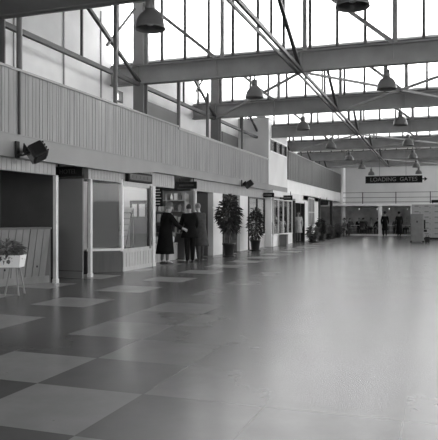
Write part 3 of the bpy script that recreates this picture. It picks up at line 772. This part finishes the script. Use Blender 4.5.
# far planters
for k, (x, y, w, h, mm, lab) in enumerate((
    (-6.3, 33.7, .42, .8, leaf2_m, 'bushy low planter shrub in front of the dark framed doorway'),
    (-6.4, 36.7, .3, 1.2, leaf_m, 'taller dark shrub beside the small-paned window of the white wall'),
    (-6.3, 39.2, .36, .8, leaf2_m, 'rounded shrub by the first slender dark post'),
    (-6.2, 42.2, .36, .8, leaf2_m, 'low shrub before the slender dark post nearest the white column'))):
    t = empty('planter_shrub', lab, 'plant', (x, y, 0), 0, 'shrubs along the far white wall')
    pot(t, .17, .24, .3)
    MB().tube([(0, 0, .25), (0, 0, h * .8)], [.03, .01], 6).build('stem', bark_m, t)
    m_ = MB(); leaf_cloud(m_, (0, 0, h * .62), (w * .62, w * .62, h * .42), 420, .2); m_.build('foliage', mm, t)

# planter trestle at the far left
pt = empty('planter_trestle', 'white planter box on splayed trestle legs by the kiosk', 'planter', (-6.98, 9.0, 0), math.radians(17))
MB().prism([(-.32, -.13, .48), (.2, -.13, .48), (.23, -.16, .69), (-.35, -.16, .69)], (0, .02, 0)).prism([(-.32, .13, .48), (.2, .13, .48), (.23, .16, .69), (-.35, .16, .69)], (0, -.02, 0)).prism([(.2, -.13, .48), (.2, .13, .48), (.23, .16, .69), (.23, -.16, .69)], (-.02, 0, 0)).prism([(-.32, -.13, .48), (-.32, .13, .48), (-.35, .16, .69), (-.35, -.16, .69)], (.02, 0, 0)).box((-.32, -.13, .48), (.2, .13, .5)).build('box', white_m, pt)
MB().prism([(.02 + .035 * math.cos(a * math.pi / 5), -.146, .58 + (.03 if a % 2 else .045) * math.sin(a * math.pi / 5)) for a in range(10)], (0, -.006, 0)).build('emblem', upper_d, pt)
for sx, tx in ((.14, .2), (.04, -.04), (-.2, -.16), (-.28, -.34)):
    MB().beam((sx, -.1, .5), (tx, -.15, 0), .024).build('leg', pine_m, pt)
for sx, tx in ((.12, .2), (-.24, -.34)):
    MB().beam((sx, .1, .5), (tx, .15, 0), .024).build('leg', pine_m, pt)
MB().box((-.31, -.13, .6), (.2, .13, .66)).build('soil', soil_m, pt)
o = empty('box_plant', 'leafy plant growing in the white planter box', 'plant', (-7.05, 8.99, .661), math.radians(17))
m_ = MB(); leaf_cloud(m_, (-.04, 0, .12), (.3, .18, .13), 380, .13, 'ball', .2); m_.build('foliage', leaf2_m, o)
m_ = MB()
for k in range(5): m_.tube([(-.2 + k * .1, 0, 0), (-.22 + k * .11, .02, .2)], .008, 5)
m_.build('stems', bark_m, o)

# ---------------------------------------------------------------- people
def skinmesh(name, vs, es, rs, root=0, sub=1):
    me = D.meshes.new(name); me.from_pydata([tuple(v) for v in vs], es, [])
    o = D.objects.new(name, me); COL.objects.link(o)
    md = o.modifiers.new('k', 'SKIN'); md.use_smooth_shade = True
    sv = me.skin_vertices[0].data
    for i, r in enumerate(rs): sv[i].radius = r if isinstance(r, tuple) else (r, r)
    for s_ in sv: s_.use_root = False
    sv[root].use_root = True
    sd = o.modifiers.new('s', 'SUBSURF'); sd.levels = sub; sd.render_levels = sub
    bpy.context.view_layer.update()
    r = D.meshes.new_from_object(o.evaluated_get(bpy.context.evaluated_depsgraph_get()))
    D.objects.remove(o); D.meshes.remove(me)
    return r
def meshobj(name, me, m, parent):
    me.materials.clear(); me.materials.append(m)
    for p in me.polygons: p.use_smooth = True
    o = D.objects.new(name, me); COL.objects.link(o); o.parent = parent
    return o
def person(label, loc, rz, h=1.7, lean=0.0, coat=coat_b, hem=.27, legm=stock_m, hairm=hair_g, hat=None, sit=False, arms=((.0, .05), (.0, .05)), fingers=True, trousers=None, stride=.04, group=None, bulk=1.0):
    """front is +Y; lean tips the trunk forward (radians); arms = (upper, lower) raise angles for left and right"""
    o = empty('person', label, 'person', loc, rz, group)
    hz = .53 * h if not sit else .52
    def T(y, z):   # trunk coordinates above the hip, leaning forward
        return (y * math.cos(lean) + z * math.sin(lean), hz + z * math.cos(lean) - y * math.sin(lean))
    def P(x, y, z):
        a, b = T(y, z); return Vector((x, a, b))
    V = []; E = []; Rr = []
    def v(p, r, parent=None):
        V.append(Vector(p)); Rr.append(r); i = len(V) - 1
        if parent is not None: E.append((parent, i))
        return i
    pel = v(P(0, 0, 0), (.085 * h, .065 * h)); wa = v(P(0, .0, .09 * h), (.075 * h, .055 * h), pel)
    ch = v(P(0, .0, .2 * h), (.085 * h, .06 * h), wa); nb = v(P(0, -.01, .285 * h), (.04 * h, .035 * h), ch)
    nk = v(P(0, .005, .32 * h), .03 * h, nb); h1 = v(P(0, .02, .36 * h), (.038 * h, .046 * h), nk)
    h2 = v(P(0, .018, .405 * h), (.043 * h, .053 * h), h1); h3 = v(P(0, .01, .445 * h), (.03 * h, .036 * h), h2)
    arm = []
    for s, (up, lo) in ((-1, arms[0]), (1, arms[1])):
        sh = v(P(s * .105 * h, 0, .265 * h), .03 * h, ch)
        sp = V[sh]
        el = v(sp + Vector((s * .03 * h, math.sin(up) * .17 * h, -math.cos(up) * .17 * h)), .024 * h, sh)
        a2 = up + lo
        wr = v(V[el] + Vector((-s * .01 * h, math.sin(a2) * .145 * h, -math.cos(a2) * .145 * h)), .016 * h, el)
        d = Vector((0, math.sin(a2 + .15), -math.cos(a2 + .15)))
        pm = v(V[wr] + d * .045 * h, (.02 * h, .013 * h), wr)
        if fingers:
            for f in range(4):
                off = Vector((0, 0, 0)) + Vector((0, math.cos(a2), math.sin(a2))) * ((f - 1.5) * .0125 * h)
                L_ = (.032, .038, .036, .028)[f] * h
                k1 = v(V[pm] + off + d * .018 * h, .0055 * h, pm)
                k2 = v(V[k1] + d * L_ * .6 + Vector((-s * .006 * h, 0, 0)), .005 * h, k1)
                v(V[k2] + d * L_ * .4 + Vector((-s * .012 * h, 0, 0)), .0042 * h, k2)
            t1 = v(V[wr] + d * .02 * h + Vector((0, math.cos(a2), math.sin(a2))) * .022 * h, .0065 * h, wr)
            v(V[t1] + d * .03 * h + Vector((-s * .006 * h, .01 * h, 0)), .005 * h, t1)
        arm.append((sh, el, wr))
    legs = []
    for s in (-1, 1):
        hp = v(P(s * .052 * h, 0, -.02 * h), .052 * h, pel)
        if sit:
            kn = v((s * .06 * h, .25 * h, hz - .01), .036 * h, hp); an = v((s * .06 * h, .25 * h, .07), .022 * h, kn)
        else:
            fy = s * stride
            kn = v((s * .052 * h, fy * .5 + .01, .285 * h), .036 * h, hp); an = v((s * .052 * h, fy - .01, .05 * h), .021 * h, kn)
        to = v(V[an] + Vector((s * .01, .1 * h, -.03 * h if not sit else -.035)), .018 * h, an)
        legs.append((hp, kn, an, to))
    body = skinmesh('body', V, E, Rr, pel, 2 if fingers else 1)
    # facial features joined to the body surface
    bm = bmesh.new(); bm.from_mesh(body)
    hc = V[h2]
    def ell(c, r):
        mtx = Matrix.Translation(c) @ Matrix.Diagonal((r[0], r[1], r[2], 1)); bmesh.ops.create_uvsphere(bm, u_segments=8, v_segments=6, radius=1, matrix=mtx)
    ell(hc + Vector((0, .052 * h, -.012 * h)), (.008 * h, .014 * h, .014 * h))
    for s in (-1, 1):
        ell(hc + Vector((s * .045 * h, -.002 * h, -.008 * h)), (.006 * h, .012 * h, .018 * h))
        ell(hc + Vector((s * .018 * h, .044 * h, .004 * h)), (.007 * h, .006 * h, .004 * h))
    ell(hc + Vector((0, .046 * h, -.032 * h)), (.014 * h, .006 * h, .004 * h))
    bm.to_mesh(body); bm.free()
    meshobj('body', body, skin_m, o)
    # hair
    m_ = MB(); n = 14; rows = 7; vs = []
    for i in range(rows):
        th = math.pi * .62 * i / (rows - 1) + .02
        for j in range(n):
            ph = 2 * math.pi * j / n
            x = .049 * h * math.sin(th) * math.cos(ph); y = .06 * h * math.sin(th) * math.sin(ph); z = .062 * h * math.cos(th)
            if y > .02 * h and z < .02 * h: z = .02 * h; y = min(y, .05 * h)
            vs.append(hc + Vector((x, y - .006 * h, z)))
    m_.add(vs, [(i * n + j, i * n + (j + 1) % n, (i + 1) * n + (j + 1) % n, (i + 1) * n + j) for i in range(rows - 1) for j in range(n)], True)
    m_.build('hair', hairm, o)
    if hat:
        MB().lathe([(.075 * h, 0), (.078 * h, .008 * h), (.055 * h, .012 * h), (.052 * h, .05 * h), (.03 * h, .062 * h), (0, .062 * h)], tuple(hc + Vector((0, -.008 * h, .028 * h))), 18).build('hat', hat, o)
    # coat: sleeves and trunk
    V2 = []; E2 = []; R2 = []
    def c(p, r, parent=None):
        V2.append(p); R2.append(r); i = len(V2) - 1
        if parent is not None: E2.append((parent, i))
        return i
    g = .012 * h
    h0 = h; h = h * bulk
    p0 = c(V[pel] + Vector((0, 0, 0)), (.095 * h, .078 * h)); p1 = c(V[wa], (.085 * h, .068 * h), p0); p2 = c(V[ch], (.1 * h, .075 * h), p1); p3 = c(V[nb] - (V[nb] - V[ch]) * .12, (.05 * h, .045 * h), p2)
    for sh, el, wr in arm:
        a = c(V[sh], .04 * h, p2); b = c(V[el], .033 * h, a); c(V[wr] + (V[el] - V[wr]) * .12, .026 * h, b)
    h = h0
    cm = skinmesh('coat', V2, E2, R2, p0, 1)
    # skirt of the coat
    if not sit:
        n = 20; zt = V[wa].z; rows = []
        for i in range(7):
            t_ = i / 6; z = zt + (hem * h - zt) * t_
            cy = V[wa].y * (1 - t_) ; rx = (.088 + .04 * t_) * h * bulk; ry = (.07 + .04 * t_) * h * bulk
            rows.append([Vector(((rx + .008 * h * math.sin(j * 5) * t_) * math.cos(2 * math.pi * j / n), cy + ry * math.sin(2 * math.pi * j / n), z)) for j in range(n)])
        bm = bmesh.new(); bm.from_mesh(cm)
        q = [[bm.verts.new(p) for p in r] for r in rows]
        for i in range(6):
            for j in range(n): bm.faces.new((q[i][j], q[i][(j + 1) % n], q[i + 1][(j + 1) % n], q[i + 1][j]))
        bm.faces.new(q[-1]); bm.normal_update(); bm.to_mesh(cm); bm.free()
    meshobj('coat', cm, coat, o)
    # legs: trousers or stockings, and shoes
    tm = trousers or legm; f = 1.3 if trousers else 1.08
    for hp, kn, an, to in legs:
        A_ = V[an] + (Vector((0, 0, -.02 * h)) if trousers else Vector((0, 0, 0)))
        lm = skinmesh('leg', [V[hp], V[kn], A_], [(0, 1), (1, 2)], [.056 * h * (1.05 if trousers else 1), .038 * h * f, .024 * h * f], 0, 1)
        meshobj('trouser_leg' if trousers else 'stocking', lm, tm, o)
        a = V[an]; t_ = V[to]
        z0 = 0
        m_ = MB().lathe([(.0, 0), (.9, .0), (1, .15), (.9, .6), (.5, .9), (0, 1)], n=14)
        m_.v = [(a.x + p[0] * .028 * h, (a.y + .045 * h) + p[1] * .08 * h, z0 + p[2] * (.05 * h if p[1] < .2 else .035 * h)) for p in m_.v]
        m_.build('shoe', shoe_m, o)
    return o

person('woman in long black coat leaning toward the stall, arm out', (-7.3, 16.25, 0), math.radians(-38), 1.76, .2, coat_b, .17, stock_m, hair_g, coat_m, arms=((.3, .35), (.55, .5)), bulk=1.32)
person('dark-suited man with legs together facing the stall goods', (-6.82, 16.98, 0), math.radians(35), 1.76, .16, coat_b, .42, None, hair_d, None, trousers=coat_b, arms=((.35, .6), (.3, .6)), stride=.05, bulk=1.15)
person('grey-haired man in long grey coat beside the narrow pale post', (-6.8, 17.75, 0), math.radians(60), 1.8, .14, coat_g, .26, None, hair_g, None, trousers=coat_g, arms=((.2, .4), (.1, .3)), stride=.05, bulk=1.25)
person('white-dressed figure just inside the dark framed doorway', (-7.0, 33.2, 0), math.radians(-150), 1.66, .0, coat_l, .3, stock_m, hair_d, fingers=False)
# far opening
person('standing person in dark long coat left of pair in far opening', (-3.3, 44.7, 0), math.radians(0), 1.72, .02, coat_b, .25, None, hair_d, coat_b, trousers=coat_b, fingers=False)
person('standing person in dark long coat nearer the lockers, in far opening', (-2.35, 44.9, 0), math.radians(20), 1.7, .04, coat_b, .1, None, hair_d, coat_b, trousers=coat_b, fingers=False)
# café tables and chairs with seated people
def chair_proto():
    o = empty('cafe_chair', '', 'chair', (0, 0, 0), 0, 'chairs in the far café')
    MB().bevbox((-.21, -.2, .43), (.21, .2, .46), .01).build('seat', woodd_m, o)
    for sx in (-.18, .18):
        MB().beam((sx, .18, 0), (sx, .17, .43), .03).build('leg', steel_d, o); MB().beam((sx, -.2, 0), (sx, -.18, .43), .03).build('leg', steel_d, o)
    MB().bevbox((-.2, -.23, .6), (.2, -.2, .88), .01).build('backrest', woodd_m, o)
    for sx in (-.17, .17): MB().beam((sx, -.19, .45), (sx, -.22, .62), .025).build('back_upright', steel_d, o)
    return o
def table_proto():
    o = empty('cafe_table', '', 'table', (0, 0, 0), 0, 'tables in the far café')
    MB().lathe([(.4, .72), (.41, .735), (.4, .75)], n=20).build('tabletop', white_m, o); MB().tube([(0, 0, .02), (0, 0, .72)], .03, 8).build('pedestal', steel_d, o)
    MB().lathe([(.25, 0), (.24, .02), (.04, .03)], n=16).build('foot', steel_d, o)
    return o
cp, tp = chair_proto(), table_proto(); cu = tu = False
seats = [(-6.0, 47.2, 25, coat_m, hair_g, 'mid-grey'), (-5.45, 48.0, 190, coat_b, hair_d, 'black'), (-5.05, 46.8, -20, coat_g, hair_d, 'dark grey'), (-4.6, 48.6, 170, coat_l, hair_d, 'pale'), (-3.95, 47.4, 30, coat_b, hair_d, 'black'), (-1.95, 48.2, 160, coat_l, hair_g, 'pale'), (-5.9, 43.9, 100, coat_m, hair_d, 'mid-grey'), (-6.0, 45.2, -160, coat_g, hair_d, 'dark grey'), (-5.2, 49.6, 180, coat_m, hair_g, 'mid-grey'), (-4.0, 49.4, 175, coat_b, hair_g, 'black'), (-2.8, 48.8, 185, coat_m, hair_d, 'mid-grey')]
where = ['nearest the white column, behind it', 'second from white column', 'in the front row, centre of the left bay', 'left of the short white post, farther back', 'left of the short white post', 'right of two standing dark figures', 'before the far-left shrubs outside the café', 'between shrubs and white column', 'at the rear, towards the column', 'at the rear, behind the short white post', 'between the two standing dark figures, at the rear']
for k, (x, y, a, cm, hm, cn) in enumerate(seats):
    person('seated person in %s coat %s' % (cn, where[k]), (x, y, 0), math.radians(a), 1.7, .12, cm, .3, None, hm, None, True, ((.5, .7), (.4, .8)), False, trousers=coat_g, group='people sitting at the far end')
    lab = 'small dark chair under the seated person %s' % where[k]
    if not cu: cu = True; cp.location = (x, y, 0); cp.rotation_euler = (0, 0, math.radians(a)); cp['label'] = lab
    else: dup(cp, lab, (x, y, 0), math.radians(a))
for k, (x, y, lab) in enumerate(((-5.6, 46.75, 'small round pale table nearest the white column'), (-4.7, 47.7, 'small round pale table left of the short white post'), (-3.2, 47.3, 'small round pale table behind the two standing figures'), (-2.0, 47.2, 'small round pale table at the right end of far opening'))):
    if not tu: tu = True; tp.location = (x, y, 0); tp['label'] = lab
    else: dup(tp, lab, (x, y, 0), 0)
for k in range(4):
    x = -6.0 + k * 1.25; y = (53, 55.5, 52, 56)[k]
    g_ = empty('hanging_globe_lamp', 'small lit globe hanging in far café, %s' % ('leftmost of four', 'second from the left', 'third from the left', 'rightmost of four')[k], 'lamp', (x, y, 1.9), 0, 'lit globes in the far café')
    MB().lathe([(.0, .06), (.03, .08), (.042, .12), (.03, .16), (.012, .18)], n=12).build('globe', lit_m, g_); MB().tube([(0, 0, .17), (0, 0, .7)], .01, 6).build('stem', black_m, g_)

# ---------------------------------------------------------------- light and camera
W = D.worlds.new('sky'); S.world = W; W.use_nodes = True
bg = W.node_tree.nodes['Background']; bg.inputs[0].default_value = (1, 1, 1, 1); bg.inputs[1].default_value = 1.0
S.cycles.use_denoising = True
S.cycles.max_bounces = 10; S.cycles.diffuse_bounces = 6; S.cycles.transparent_max_bounces = 16; S.cycles.glossy_bounces = 4
S.cycles.sample_clamp_indirect = 8
S.view_settings.view_transform = 'Standard'; S.view_settings.look = 'None'; S.view_settings.gamma = 1; S.view_settings.use_curve_mapping = False
S.view_settings.exposure = 3.28
cam = D.cameras.new('camera'); co = D.objects.new('camera', cam); COL.objects.link(co)
cam.sensor_fit = 'HORIZONTAL'; cam.sensor_width = 36; cam.lens = 620 / 438 * 36; cam.shift_y = -3 / 438
co.location = (0, 0, 1.35); co.rotation_euler = (math.pi / 2, 0, math.radians(19.2)); cam.clip_end = 300
S.camera = co
